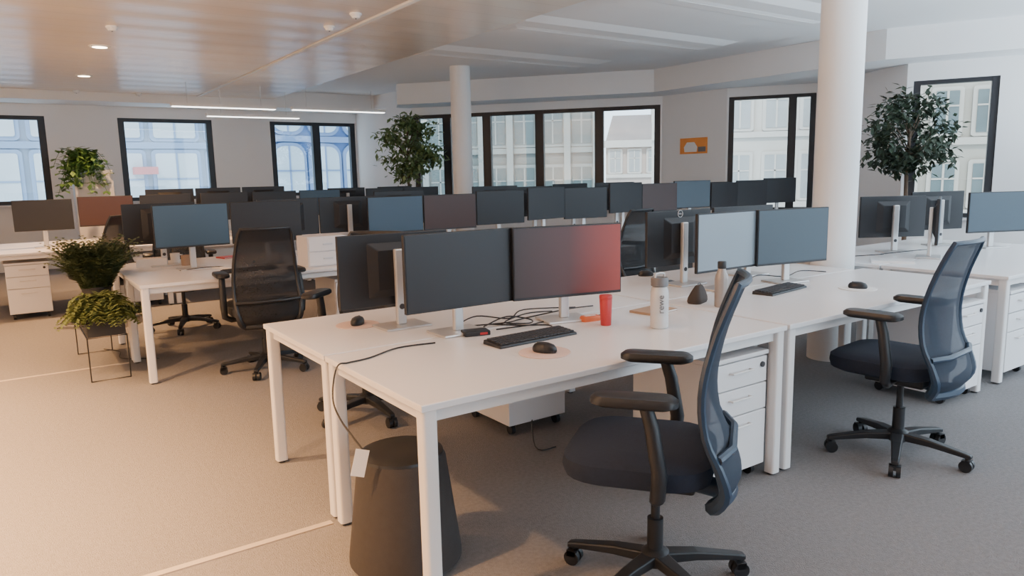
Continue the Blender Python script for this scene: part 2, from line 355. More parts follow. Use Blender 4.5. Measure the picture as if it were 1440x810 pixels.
monitor(7.05, 3.24, R(160), M_s_black, 'dark monitor back with silver stand, second right of the column', .14, group=g)
g = 'middle row monitors'
for x, y, rz, s, lb in ((1.27, 6.46, 3, M_s_blue, 'blue-tinted monitor left of the mesh chair in the middle row'), (1.88, 6.44, -5, M_s_black, 'black monitor behind the mesh chair in the middle row'), (3.13, 6.5, 0, M_s_blue, 'blue-tinted monitor above the left of the nearest pair'), (3.73, 6.48, -4, M_s_brown, 'reddish-brown monitor above the nearest pair'), (1.13, 6.93, 180, M_s_brown, 'brown monitor back peeking out left of the blue-tinted one'), (2.84, 6.88, 178, M_s_black, 'black monitor back with stand, right of the white drawer box'), (2.25, 6.9, 180, M_s_black, 'black monitor back above the white drawer box')):
    monitor(x, y, R(rz), s, lb, .19, g)
for i, (x, y, rz, s, zb) in enumerate(((4.62, 6.9, 176, M_s_black, .25), (4.93, 6.46, 9, M_s_black, .23), (5.53, 6.48, -7, M_s_black, .21), (6.45, 6.9, 170, M_s_black, .25), (6.73, 6.48, -3, M_s_brown, .23), (7.33, 6.48, -9, M_s_slate, .25), (8.35, 6.9, 172, M_s_black, .21), (8.54, 6.48, -6, M_s_black, .23), (9.15, 6.46, -12, M_s_black, .25), (3.45, 6.95, 182, M_s_black, .23), (5.75, 6.92, 186, M_s_black, .25), (7.4, 6.9, 178, M_s_black, .21), (6.13, 6.46, 6, M_s_black, .25), (4.33, 6.46, -3, M_s_black, .21), (7.93, 6.46, 4, M_s_black, .21), (5.18, 6.95, 178, M_s_black, .23))):
    monitor(x, y, R(rz), s, ('first monitor back in', 'second black screen in', 'third black screen in', 'second monitor back in', 'brownish screen in', 'bluish screen in', 'monitor back near the window in', 'second last screen in', 'last screen in', 'monitor back behind the blue-tinted screen in', 'monitor back behind the third screen in', 'monitor back behind the bluish screen in', 'black screen left of the brownish one in', 'first black screen in', 'black screen right of the bluish one in', 'monitor back behind the second screen in')[i]+' the dark line of middle-row monitors', zb, g)
g = 'far row monitors'
for x, y, s, zb, lb in ((.40, 10.0, M_s_black, .2, 'black monitor at the far left edge of the far row'), (1.04, 10.0, M_s_brown, .22, 'brownish monitor second from left in the far row'), (1.85, 10.45, M_s_black, .28, 'raised black monitor in the far row behind the blue-tinted one'), (2.46, 10.45, M_s_black, .28, 'raised black monitor in the far row behind the mesh chair'), (3.07, 10.45, M_s_black, .28, 'raised black monitor in the far row right of the mesh chair'), (3.68, 10.0, M_s_blue, .22, 'bluish monitor in the far row below the two-pane back window'), (4.3, 10.45, M_s_black, .23, 'black monitor in the far row left of the big indoor tree'), (5.1, 10.45, M_s_black, .23, 'black monitor in the far row below the big indoor tree'), (4.66, 10.0, M_s_black, .22, 'black monitor in the far row, near side below the indoor tree'), (1.7, 10.0, M_s_black, .22, 'black monitor in the far row, near side, right of brownish one'), (2.4, 10.0, M_s_black, .22, 'black monitor in the far row, near side, behind the drawer box'), (3.05, 10.0, M_s_black, .22, 'black monitor in the far row, near side, left of the bluish one'), (5.27, 10.0, M_s_black, .22, 'black monitor in the far row, near side, beside the far column')):
    monitor(x, y, R(180) if y > 10.2 else 0, s, lb, zb, g)
# ------------------------------------------------------------ chairs
def make_chair(label):
    t = thing('office_chair', label, 'chair', group='black mesh swivel chairs')
    MB().pad(.50, .50, .13, [(.86, .44), (.97, .455), (1, .485), (.985, .515), (.9, .532), (.5, .535)], (0, .05)).build('seat', M_fab, t, smooth=True)
    MB().box(-.1, .1, -.14, .14, .385, .44).build('mechanism', M_black, t, bevel=.012)
    MB().cyl((0, 0, .1), (0, 0, .25), .028).cyl((0, 0, .25), (0, 0, .388), .016).build('gas_cylinder', M_black, t, smooth=True)
    prof = [(-.25, .39), (-.285, .45), (-.265, .53), (-.215, .64), (-.20, .78), (-.23, .94), (-.29, 1.105)]
    def P(u, v):
        f = v*(len(prof)-1); i = min(int(f), len(prof)-2); k = f-i
        p0 = prof[max(i-1, 0)]; p1 = prof[i]; p2 = prof[i+1]; p3 = prof[min(i+2, len(prof)-1)]
        cr = lambda a, b, c, d: .5*(2*b+(c-a)*k+(2*a-5*b+4*c-d)*k*k+(3*b-a-3*c+d)*k**3)
        hw = (.205+.03*math.sin(PI*min(1, v*1.15)))*(1-.16*abs(2*v-1)**7)
        return Vector((u*hw, cr(p0[0], p1[0], p2[0], p3[0])+.05*u*u*(1-.4*v), cr(p0[1], p1[1], p2[1], p3[1])))
    nu, nv = 8, 18; mb = MB(); G = [[mb.bm.verts.new(P(-1+2*i/nu, .06+.94*j/nv)) for i in range(nu+1)] for j in range(nv+1)]
    for j in range(nv):
        for i in range(nu): mb.bm.faces.new((G[j][i], G[j][i+1], G[j+1][i+1], G[j+1][i]))
    mb.build('backrest_mesh', M_mesh, t, smooth=True)
    path = [P(1, j/20) for j in range(21)]+[P(1-2*i/8, 1) for i in range(1, 8)]+[P(-1, 1-j/20) for j in range(21)]+[P(-1+2*i/8, 0) for i in range(1, 8)]
    rr = [.026-.013*min(1, j/9) for j in range(21)]+[.012]*7+[.013+.013*max(0, (j-11)/9) for j in range(21)]+[.026]*7
    MB().tube(path, rr, 8, True).build('backrest_frame', M_frame, t, smooth=True)
    MB().tube([P(-1, .4)+Vector((0, -.012, 0)), P(-.5, .4)+Vector((0, -.02, 0)), P(.5, .4)+Vector((0, -.02, 0)), P(1, .4)+Vector((0, -.012, 0))], .014, 8).build('lumbar_bar', M_frame, t, smooth=True)
    MB().tube([(0, -.25, .40), (0, -.2, .385), (0, -.12, .40), (0, -.05, .42)], [.03, .034, .034, .03], 10).build('back_bracket', M_frame, t, smooth=True)
    for s in (-1, 1):
        a = MB().tube([(s*.12, -.02, .43), (s*.24, -.03, .425), (s*.285, -.04, .45), (s*.29, -.045, .53), (s*.285, -.02, .68), (s*.28, .0, .745)], [.02, .022, .024, .026, .024, .022], 10).build('arm_post', M_black, t, smooth=True)
        MB().pad(.095, .27, .04, [(.85, .742), (1, .75), (1, .765), (.9, .775)], (s*.28, .035)).build('armrest_pad', M_black, a, smooth=True)
    MB().lathe([(.04, .075), (.055, .085), (.05, .125), (.03, .14)], 20).build('base_hub', M_black, t, smooth=True)
    lg = None
    for k in range(5):
        if lg is None:
            lg = MB().loft([[(x, w*y, z+h*q) for y, q in ((-1, -1), (1, -1), (1, 1), (-1, 1))] for x, w, z, h in ((.03, .03, .105, .02), (.15, .024, .1, .017), (.31, .018, .078, .012), (.335, .016, .073, .010))]).build('base_leg', M_black, t, bevel=.006)
            cs = MB()
            for q in (-1, 1): cs.cyl((.315, q*.006, .029), (.315, q*.026, .029), .029, n=18)
            cs.box(.297, .333, -.026, .026, .035, .058); cs.cyl((.315, 0, .05), (.315, 0, .072), .008)
            cs.build('caster', M_black, lg, smooth=True)
            l = lg
        else: l = copy_tree(lg, t)
        l.rotation_euler.z = 2*PI*k/5
    return t
CH0 = None
def chair(x, y, face, label, base=None, black=False):
    global CH0
    if CH0 is None: CH0 = make_chair(label); t = CH0
    else: t = copy_tree(CH0); t['label'] = label
    t.location = (x, y, 0); t.rotation_euler.z = R(face-90)
    k = 0
    for ch in t.children:
        if base is not None and ch.name.startswith('base_leg'): ch.rotation_euler.z = R(base-face+90+72*k); k += 1
        if black and ch.name.split('.')[0] in ('backrest_mesh', 'backrest_frame', 'lumbar_bar', 'seat'):
            ch.material_slots[0].link = 'OBJECT'; ch.material_slots[0].material = M_mesh_black if ch.name.startswith('backrest_mesh') else M_black
    return t
chair(1.775, 1.70, 127, 'black mesh swivel chair nearest the camera, turned sideways to the desk', 44.5)
chair(3.62, 1.80, 95, 'black mesh swivel chair at right, back toward camera', 206)
chair(1.57, 5.60, 86, 'black mesh swivel chair at the middle row beside the ferns', 240, True)
chair(1.74, 4.10, 222, 'swivel chair on the far side of the nearest desk, its base seen beneath', 200, True)
chair(1.4, 7.72, 262, 'swivel chair behind the middle row near the ferns', 250, True)
chair(4.85, 5.15, 100, 'black chair in the aisle behind the two bottles', 230, True)
chair(.85, 8.98, 140, 'dark chair at far left before the far row, above the ferns', 230, True)
# ------------------------------------------------------------ stool, tag, cables
t = thing('conical_stool', 'dark charcoal cone-shaped stool under the left end of the nearest desk', 'stool', (1.14, 2.39, 0))
MB().lathe([(.2, .012), (.213, .02), (.213, .04), (.165, .41), (.158, .425)], 40).build('body', M_stool, t, smooth=True)
MB().lathe([(.158, .4255), (.155, .436), (.135, .444), (.05, .447)], 40).build('top_cushion', M_black, t, smooth=True)
MB().lathe([(.195, 0), (.195, .012)], 32).build('base_ring', M_gap, t)
def cable(pts, label, r=.0035, mt=None, group='desk cables'):
    P = [Vector(p) for p in pts]; Q = []
    for i in range(len(P)-1):
        p0, p1, p2, p3 = P[max(i-1, 0)], P[i], P[i+1], P[min(i+2, len(P)-1)]
        for j in range(6):
            k = j/6; Q.append(.5*(2*p1+(p2-p0)*k+(2*p0-5*p1+4*p2-p3)*k*k+(3*p1-p0-3*p2+p3)*k**3))
    Q.append(P[-1]); return tag(MB().tube(Q, r, 6).build('cable', mt or M_black, smooth=True), label, 'cable', group)
T = DZ+.004
def D(px, py, z=T): return tuple(at(px, py, z))
cable([D(612, 482), D(560, 489), D(520, 503), (1.06, 2.66, T), (1.012, 2.655, T-.004), (.985, 2.645, .66), (.966, 2.60, .60), (.955, 2.50, .56), (.952, 2.40, .535), (.951, 2.308, .512)], 'black cable hanging over the left end of the nearest desk with a white tag')
tg = tag(MB().box(-.024, .024, -.001, .001, -.10, 0).build('cable_tag', M_paper, loc=(.951, 2.303, .512), rz=R(-22), bevel=.0008), 'white paper tag hanging from the cable in front of the dark stool', 'tag')
tg.rotation_euler.y = R(14)
cable([(1.8, 2.95, T), (1.95, 2.86, T+.01), (2.1, 2.93, T), (2.35, 2.9, T+.02), (2.6, 2.97, T)], 'black cable winding behind the nearest pair of monitors')
cable([(1.75, 3.0, T), (1.9, 3.05, T+.02), (2.05, 2.98, T), (2.2, 3.06, T+.015), (2.5, 3.0, T)], 'black cable behind the monitor with painted red reflection')
cable([(1.9, 2.92, T), (2.0, 2.8, T), (2.1, 2.72, T), (2.05, 2.62, T)], 'thin black cable leading from the reddish monitor to the keyboard')
cable([(1.85, 2.8, T), (2.0, 2.74, T+.01), (2.15, 2.8, T), (2.4, 2.72, T+.006), (2.55, 2.8, T)], 'tangled black cable under the reddish monitor')
cable([(1.82, 2.86, T+.008), (1.98, 2.9, T+.03), (2.08, 2.84, T+.012), (2.02, 2.77, T+.012), (1.92, 2.83, T+.02), (2.1, 2.9, T+.03), (2.3, 2.95, T+.01)], 'looped black cable between the two nearest monitor stands')
cable([D(720, 545, .30), D(745, 565, .12), (2.2, 2.98, .02), (2.3, 2.93, .01)], 'black cable drooping to the floor under the nearest desk')
cable([(3.9, 2.95, T), (4.1, 3.02, T+.02), (4.3, 2.95, T), (4.55, 3.0, T+.01), (4.7, 2.9, T)], 'black cable by the monitor left of the round column')
cable([(5.6, 3.3, T), (5.8, 3.1, T+.02), (6.0, 3.2, T), (6.3, 3.05, T+.02), (6.6, 3.1, T)], 'black cable on the desk right of the round column')
cable([(1.15, 6.4, T), (1.35, 6.3, T+.02), (1.6, 6.38, T), (1.85, 6.25, T+.01), (2.0, 6.35, T)], 'tangled dark cable on the ferns-end desk')
cable([(.62, 7.2, .01), (.72, 7.0, .012), (.7, 6.7, .012), (.95, 6.5, .012)], 'black floor cable beside the wire plant stand')
# ------------------------------------------------------------ desk things
def keyboard(p, rz, label):
    t = thing('keyboard', label, 'keyboard', (p[0], p[1], DZ), rz)
    MB().loft([[(-.215, -.065, 0), (.215, -.065, 0), (.215, .065, 0), (-.215, .065, 0)], [(-.213, -.063, .012), (.213, -.063, .012), (.213, .063, .02), (-.213, .063, .02)]]).build('body', M_black, t, bevel=.003)
    k = MB()
    for r in range(5):
        y = -.052+r*.0225; z = .0135+r*.0014
        for c in range(20):
            x = -.2+c*.0205
            if r == 0 and 4 < c < 9: continue
            k.box(x, x+.017, y, y+.018, z, z+.006)
        if r == 0: k.box(-.2+5*.0205, -.2+9*.0205-.004, y, y+.018, z, z+.006)
    k.build('keys', M_gap, t)
def mouse(p, rz, label, matlab=None, mm=None, z=DZ):
    if matlab:
        q = MB().lathe([(.105, 0), (.107, .002), (.105, .004)], 36).build('mouse_mat', mm or M_pink, smooth=True, loc=(p[0], p[1], DZ)); tag(q, matlab, 'mouse mat'); z = DZ+.004
    t = thing('computer_mouse', label, 'mouse', (p[0], p[1], z), rz)
    MB().loft([[(x*.032*k, y*.055*k+.004*(1-k), zz) for x, y in ((math.cos(a*PI/12), math.sin(a*PI/12)) for a in range(24))] for k, zz in ((.93, 0), (1, .008), (.96, .02), (.8, .031), (.45, .038), (.15, .039))]).build('shell', M_black, t, smooth=True)
    MB().cyl((-.003, .028, .033), (.003, .028, .033), .007).build('scroll_wheel', M_cap, t, smooth=True)
keyboard(at(747, 477, DZ), R(2), 'black keyboard before the nearest pair of monitors')
keyboard(at(1097, 409, DZ), R(8), 'black keyboard before the monitor left of the column')
keyboard((1.6, 6.0, 0), R(3), 'black keyboard on the ferns-end desk behind the mesh chair')
mouse(at(766, 496, DZ), R(25), 'dark mouse on a pale round mat near the front keyboard', 'pale pink round mouse mat near the front desk edge')
mouse(at(503, 457, DZ), R(-40), 'black mouse at the left end of the nearest desks', 'pale pink round mat at the left end of the nearest desks')
mouse(at(1206, 406, DZ), R(20), 'dark mouse on a white round mat right of the column', 'white round mouse mat near the right-hand chair', M_paper)
mouse(at(908, 388, DZ), R(60), 'small dark mouse behind the pale water bottle')
p = at(852, 457, DZ); t = thing('red_tin', 'red tapered tin on the nearest desk', 'tin', (p.x, p.y, DZ))
MB().lathe([(.024, 0), (.0255, .003), (.0305, .125), (.029, .128)], 28).build('body', M_red, t, smooth=True)
MB().lathe([(.0308, .128), (.0315, .13), (.0315, .142), (.029, .146)], 28).build('lid', M_red, t, smooth=True)
p = at(830, 451, DZ); t = thing('orange_packet', 'small orange packet lying left of the red tin', 'packet', (p.x, p.y, DZ), R(-10))
MB().pad(.1, .05, .012, [(.95, 0), (1, .006), (1, .02), (.9, .026)]).build('pouch', M_orange, t, smooth=True)
MB().box(-.03, .03, -.01, .01, .0262, .027).build('sticker', M_paper, t)
p = at(927, 461, DZ); t = thing('water_bottle', 'pale ribbed water bottle with grey lid on the nearest desk', 'bottle', (p.x, p.y, DZ))
MB().lathe([(.036, 0), (.042, .006), (.042, .06), (.0405, .066), (.042, .072), (.042, .17), (.036, .19), (.032, .196)], 32).build('body', M_bottle, t, smooth=True)
MB().lathe([(.034, .197), (.040, .2), (.040, .232), (.037, .238)], 32).build('lid', M_cap, t, smooth=True)
MB().tube([(-.03, 0, .239), (-.028, 0, .254), (0, 0, .259), (.028, 0, .254), (.03, 0, .239)], .005, 8).build('carry_loop', M_bottle, t, smooth=True)
text_part('rewe', .042, M_cap, t, Matrix.Rotation(R(-36), 4, 'Z') @ Matrix.Translation((0, -.0428, .118)) @ Matrix.Rotation(PI/2, 4, 'X') @ Matrix.Rotation(PI/2, 4, 'Z'))
p = at(1014, 431, DZ); t = thing('steel_bottle', 'slim beige metal bottle with black cap behind the nearest chair', 'bottle', (p.x, p.y, DZ))
MB().lathe([(.034, 0), (.036, .004), (.036, .15), (.033, .17), (.022, .195), (.02, .205)], 32).build('body', M_sbottle, t, smooth=True)
MB().lathe([(.022, .206), (.023, .208), (.023, .24), (.02, .244)], 24).build('cap', M_black, t, smooth=True)
p = at(919, 438, DZ); t = thing('notebook', 'brown kraft notebook lying behind the water bottle', 'notebook', (p.x, p.y, DZ), R(8))
MB().box(-.105, .105, -.075, .075, 0, .002).box(-.105, .105, -.075, .075, .010, .012).box(-.106, -.103, -.075, .075, 0, .012).build('cover', M_kraft, t)
MB().box(-.102, .102, -.072, .072, .0021, .0099).build('pages', M_paper, t)
p = at(664, 469, DZ); t = thing('docking_station', 'small black dock with red mark below the nearest black monitor', 'dock', (p.x, p.y-.03, DZ), R(-15))
MB().box(-.06, .06, -.04, .04, 0, .022).build('case', M_black, t, bevel=.004)
MB().box(.01, .045, -.0415, -.0402, .006, .016).build('red_mark', M_red, t)
p = at(992, 426, DZ); t = thing('pouch', 'soft dark brown slumped pouch beside the slim metal bottle', 'pouch', (p.x-.02, p.y+.04, DZ), R(20))
MB().loft([[(x*k+sx_, y*k2, z) for x, y in rrect(.15, .08, .03)] for k, k2, z, sx_ in ((.92, .92, 0, 0), (1, 1, .012, 0), (.98, .95, .03, .003), (.82, .75, .055, .01), (.62, .5, .078, .016), (.4, .35, .092, .02), (.2, .15, .097, .022))]).build('body', M_brown, t, smooth=True)
MB().tube([(.0, 0, .095), (.012, 0, .106), (.032, 0, .106), (.044, 0, .094)], .003, 6).build('loop', M_cap, t)
p = at(933, 397, DZ); t = thing('phone', 'flat black phone lying behind the kraft notebook', 'phone', (p.x, p.y, DZ), R(70))
MB().box(-.037, .037, -.075, .075, 0, .008).build('body', M_black, t, bevel=.003); MB().box(-.034, .034, -.07, .07, .0081, .0086).build('screen', M_s_blue, t)
t = thing('power_brick', 'black power supply on the pedestal under the nearest desk', 'power supply', (2.74, 2.22, .62), R(20))
MB().box(-.07, .07, -.035, .035, 0, .035).build('case', M_black, t, bevel=.006); MB().tube([(.07, 0, .017), (.1, .01, .01), (.12, .05, .006)], .004, 6).build('lead', M_black, t)
t = thing('drawer_box', 'white two-tier drawer box on the ferns-end desk', 'drawer box', (2.2, 5.98, DZ), 0)
MB().box(-.17, .17, -.13, .13, 0, .25).build('case', M_cabinet, t, bevel=.004)
for z0, z1 in ((.012, .12), (.13, .24)):
    d = MB().box(-.158, .158, -.138, -.1305, z0, z1).build('drawer', M_ped, t, bevel=.002)
    MB().box(-.04, .04, -.146, -.1385, (z0+z1)/2-.006, (z0+z1)/2+.006).build('handle', M_steel, d)
p = at(207, 374, DZ); t = thing('carton', 'small cream cardboard box at the corner of the ferns-end desk', 'box', (p.x+.03, p.y-.05, DZ), R(-8))
MB().box(-.12, .12, -.08, .08, 0, .07).build('body', M_paper, t, bevel=.003); MB().box(-.12, .12, -.012, .012, .0701, .0707).build('tape', M_kraft, t)
for px, py, mt, lb in ((247, 370, M_paper, 'white mug on the ferns-end desk'), (262, 373, M_kraft, 'brown mug beside the white mug on the ferns-end desk')):
    p = at(px, py, DZ); t = thing('mug', lb, 'mug', (p.x, p.y, DZ))
    MB().lathe([(.034, 0), (.038, .004), (.04, .09), (.036, .09), (.034, .012)], 24).build('cup', mt, t, smooth=True)
    MB().tube([(.038, 0, .075), (.062, 0, .07), (.066, 0, .045), (.06, 0, .025), (.037, 0, .02)], .005, 8).build('handle', mt, t, smooth=True)
for px, py, rz, lb in ((325, 376, 20, 'white paper sheets on the ferns-end desk beside the mesh chair'), (443, 322, 10, 'white paper stack on the far row right of the mesh chair'), (1255, 368, 30, 'white paper sheets on the desk right of the column')):
    p = at(px, py, DZ); t = thing('paper_stack', lb, 'paper', (p.x, p.y, DZ), R(rz))
    MB().box(-.105, .105, -.148, .148, 0, .012).build('lower_sheets', M_paper, t); MB().box(-.1, .11, -.14, .15, .0122, .016).build('top_sheet', M_desk, t)
p = at(325, 362, DZ); t = thing('red_folder', 'red folder lying on the ferns-end desk beneath the black monitor', 'folder', (p.x, p.y, DZ), R(15))
MB().box(-.11, .11, -.08, .08, 0, .003).box(-.11, .11, -.08, .08, .009, .012).box(-.11, -.107, -.08, .08, .003, .009).build('cover', M_red, t); MB().box(-.105, .108, -.077, .077, .0031, .0089).build('sheets', M_paper, t)
# ------------------------------------------------------------ plants
def rnd(a, b): return random.uniform(a, b)
def fern(x, y, z, rad, n, label, droop, up, mt, pot=.16, core=.07):
    t = thing('potted_fern', label, 'plant', (x, y, z))
    MB().lathe([(.08, 0), (.085, .004), (.105, pot-.01), (.112, pot-.008), (.112, pot+.005), (.09, pot+.005)], 24).build('pot', M_pot, t, smooth=True)
    f = MB()
    for i in range(n):
        a = rnd(0, 2*PI); el = rnd(*up); L = rad*rnd(.4, 1.2); p = Vector((rnd(-core, core), rnd(-core, core), pot)); dz = math.sin(el); dr = math.cos(el)
        for k in range(14):
            d = Vector((math.cos(a)*dr, math.sin(a)*dr, dz)).normalized(); q = p+d*L/14
            sd = d.cross(Vector((0, 0, 1)))
            if sd.length < .01: sd = Vector((1, 0, 0))
            sd.normalize(); wl = .055*math.sin(PI*(k+1.2)/15.5)+.014
            for s in (-1, 1): f.leaf(p, sd*s+d*.5+Vector((rnd(-.3, .3), rnd(-.3, .3), rnd(-.3, .3))), wl, .024, Vector((0, 0, 1)))
            p = q; dz -= droop/14*2.2; dr = max(.2, dr+.01)
    f.build('fronds', mt, t, recalc=False); return t
t = thing('plant_stand', 'black wire plant stand holding two ferns beside the middle row', 'plant stand', (.55, 6.6, 0))
w = MB()
for y in (-.55, .55): w.tube([(-.13, y, .006), (.13, y, .006), (.13, y, .33), (-.13, y, .33)], .006, 8, True)
for x in (-.13, .13): w.cyl((x, -.55, .33), (x, .55, .33), .006, n=8)
w.build('wire_frame', M_black, t)
MB().box(-.125, .125, -.56, .56, .337, .345).box(-.125, -.119, -.56, .56, .345, .47).box(.119, .125, -.56, .56, .345, .47).box(-.119, .119, -.56, -.554, .345, .47).box(-.119, .119, .554, .56, .345, .47).build('tray', M_pot, t)
fern(.55, 6.18, .346, .29, 420, 'lower drooping fern at the near end of the wire stand', 1.0, (.5, 1.56), M_fern)
fern(.56, 6.56, .346, .40, 560, 'taller upright fern at the far end of the wire stand', .38, (1.05, 1.57), M_fern2, .30, .10)
def tree(x, y, zc, rx, rz, n, leafl, label, seed, lm, spread=.16, ncl=34, z0=0):
    random.seed(seed); t = thing('indoor_tree', label, 'plant', (x, y, z0))
    MB().lathe([(.16, 0), (.17, .01), (.21, .38), (.22, .385), (.22, .41), (.18, .41), (.18, .38)], 28).build('pot', M_pot, t, smooth=True)
    b = MB(); b.tube([(0, 0, .36), (.02, .01, .8), (-.01, .02, zc-rz*.6), (0, 0, zc)], [.03, .026, .022, .012], 8)
    f = MB(); clumps = []
    for i in range(ncl):
        a = rnd(0, 2*PI); h = rnd(-1, 1); r = math.sqrt(max(0, 1-h*h))*rnd(.3, 1.1)
        c = Vector((math.cos(a)*r*rx*.85, math.sin(a)*r*rx*.85, zc+h*rz*.82)); clumps.append(c)
        s = Vector((0, 0, max(zc-rz*.8, c.z-.35))); mdl = (s+c)/2+Vector((0, 0, .06)); b.tube([s, mdl, c], [.009, .006, .003], 5)
    for i in range(n):
        c = random.choice(clumps); v = Vector((random.gauss(0, 1), random.gauss(0, 1), random.gauss(0, .8)))*rx*spread
        d = Vector((rnd(-1, 1), rnd(-1, 1), rnd(-1.1, .35))); f.leaf(c+v, d, leafl*rnd(.7, 1.2), leafl*.5, Vector((rnd(-.4, .4), rnd(-.4, .4), 1)))
    b.build('trunk', M_bark, t, smooth=True); f.build('foliage', lm, t, recalc=False); return t
tree(6.02, 11.8, 1.93, .56, .62, 1700, .125, 'bushy indoor tree in the far corner left of the far column', 3, M_green, .15)
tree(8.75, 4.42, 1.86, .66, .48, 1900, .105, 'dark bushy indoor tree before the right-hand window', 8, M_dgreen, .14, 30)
t = thing('tall_cabinet', 'tall white cabinet between the two left back windows', 'cabinet', (1.25, 13.4, 0))
MB().box(-.27, .27, -.2, .2, .04, 1.66).build('body', M_cabinet, t, bevel=.004); MB().box(-.26, .26, -.19, .19, 0, .04).build('plinth', M_gap, t)
for s in (-1, 1):
    d = MB().box(min(s*.003, s*.267), max(s*.003, s*.267), -.218, -.201, .05, 1.65).build('door', M_cabinet, t, bevel=.003); MB().cyl((s*.03, -.228, .9), (s*.03, -.228, 1.02), .005).build('handle', M_steel, d)
random.seed(11); t = thing('trailing_plant', 'bright green trailing plant on top of the tall white cabinet', 'plant', (1.12, 13.3, 1.66))
MB().lathe([(.08, 0), (.1, .15), (.105, .155), (.09, .155)], 20).build('pot', M_pot, t, smooth=True)
f = MB(); st = MB()
for i in range(80):
    a = rnd(PI*.7, PI*1.95) if i % 3 else rnd(0, 2*PI); L = rnd(.22, .62); p = Vector((0, 0, .15)); up = rnd(.3, 1.3); pts = [p.copy()]
    for k in range(9):
        p = p+Vector((math.cos(a)*.66, math.sin(a)*.66, up))*L/9; up -= rnd(.24, .45); pts.append(p.copy())
        for q in range(2): f.leaf(p, Vector((rnd(-1, 1), rnd(-1, 1), rnd(-.8, .3))), .11, .08, Vector((0, 0, 1)))
    st.tube(pts, .003, 4)
st.build('stems', M_ivy, t); f.build('leaves', M_ivy, t, recalc=False)
# poster
A = Vector((9.57, 9.1)); B = Vector((9.67, 7.8)); s0 = along_wall(957, A, B); s1 = along_wall(995, A, B); d = (B-A).normalized(); c = A+d*(s0+s1)/2
rr_ = ray(976, 205); zc = CH+rr_.z*(c.length/Vector((rr_.x, rr_.y)).length); hw = (s1-s0)/2
t = thing('poster', 'orange and white poster on the wall between the windows', 'poster', (c.x, c.y, zc), math.atan2(d.y, d.x))
MB().box(-hw, hw, -.012, -.002, -.13, .13).build('sheet', M_poster, t)
MB().pad(hw*.9, .004, .0019, [(1, -.1), (1.1, -.02), (.6, .06)], (-hw*.2, -.014)).build('white_figure', M_paper, t)
MB().box(hw*.35, hw*.9, -.0135, -.0121, -.10, -.02).build('dark_figure', M_cap, t)
# ------------------------------------------------------------ outside
M_bblue = mat('blue_facade', (.06, .13, .30), .6, var=.2, scale=.5)
M_bpane = mat('pale_glass', (.38, .48, .55), .25, var=.6, scale=.5)
M_bwhite = mat('blue_surround', (.14, .22, .38), .6, var=.15, scale=1)
M_bpale = mat('pale_grey_facade', (.30, .37, .46), .6, var=.15, scale=.6)
M_bpale2 = mat('pale_blue_trim', (.20, .29, .43), .6, var=.12, scale=1)
M_bpane2 = mat('hazy_glass', (.46, .53, .57), .25, var=.5, scale=.45)
M_bgrey = mat('olive_stone', (.14, .158, .15), .8, var=.15, scale=1)
M_bgrey2 = mat('light_olive_stone', (.205, .228, .215), .8, var=.12, scale=1)
M_bglass = mat('dim_glass', (.09, .12, .12), .2, var=.6, scale=.8)
M_bglass2 = mat('mid_glass', (.36, .38, .38), .2, var=.3, scale=.8)
M_bcream = mat('cream_stone', (.56, .535, .49), .85, var=.1, scale=1)
M_bcream2 = mat('warm_stone', (.34, .315, .265), .85, var=.12, scale=1)
M_bcream3 = mat('warm_stone_trim', (.40, .37, .32), .85, var=.12, scale=1)
M_bpink = mat('pinkish_stone', (.50, .42, .37), .85, var=.12, scale=1)
M_broof = mat('slate', (.27, .24, .23), .7, var=.15, scale=2)
M_bterra = mat('terracotta', (.50, .30, .21), .8, var=.15, scale=1)
M_bred = mat('faded_red', (.50, .16, .16), .7, var=.15, scale=2)
def building(label, A, B, z0, z1, cols, ww, wh, wm, gm, fm, rows_z, roof=None, round_=.02, ribs=None, dep=2.2, chim=True):
    A = Vector(A); B = Vector(B); L = (B-A).length
    t = thing('building', label, 'building', (A.x, A.y, z0), math.atan2(B.y-A.y, B.x-A.x)); H = z1-z0
    MB().box(0, L, 0, dep, 0, H).build('wall', wm, t)
    MB().box(-.15, L+.15, -.35, -.01, H-.4, H).build('cornice', fm, t)
    for z in rows_z: MB().box(0, L, -.12, -.005, z-z0-.35, z-z0-.14).build('string_course', fm, t)
    if roof:
        MB().loft([[(0, 0, H), (L, 0, H), (L, dep, H), (0, dep, H)], [(.4, .9, H+1.5), (L-1, .9, H+1.5), (L-1, dep-.5, H+1.5), (.4, dep-.5, H+1.5)]]).build('roof', roof, t)
        if chim: MB().box(L*.3, L*.3+.5, .6, 1.2, H, H+2.1).box(L*.6, L*.6+.5, .6, 1.2, H, H+2.1).build('chimney', fm, t)
    if ribs:
        for i in range(cols+1): MB().box(i*L/cols-.12, i*L/cols+.12, -.3, -.005, 0, H-.41).build('rib', ribs, t)
    w0 = None
    for z in rows_z:
        for i in range(cols):
            x = (i+.5)*L/cols
            if w0 is None:
                o = rrect(ww+.24, wh+.24, round_+.08)
                w0 = MB().loft([[(a, -.02, b+wh/2) for a, b in o], [(a, -.1, b+wh/2) for a, b in o]]).build('window', fm, t)
                o = rrect(ww, wh, round_)
                MB().loft([[(a, -.103, b+wh/2) for a, b in o], [(a, -.13, b+wh/2) for a, b in o]]).build('pane', gm, w0)
                MB().box(-.03, .03, -.15, -.131, 0, wh).box(-ww/2, ww/2, -.15, -.131, wh*.62, wh*.62+.05).build('glazing_bar', fm, w0)
                w = w0
            else: w = copy_tree(w0, t)
            w.location = (x, 0, z-z0)
    return t
t = building('hazy pale glazed office block outside the two leftmost back windows', (-6, 27), (7.6, 27), -9, 11, 8, 1.3, 2.3, M_bpale, M_bpane2, M_bpale2, (-2.6, .1, 2.9), round_=.08)
r1 = ray(205, 240); k = 26.6/r1.y
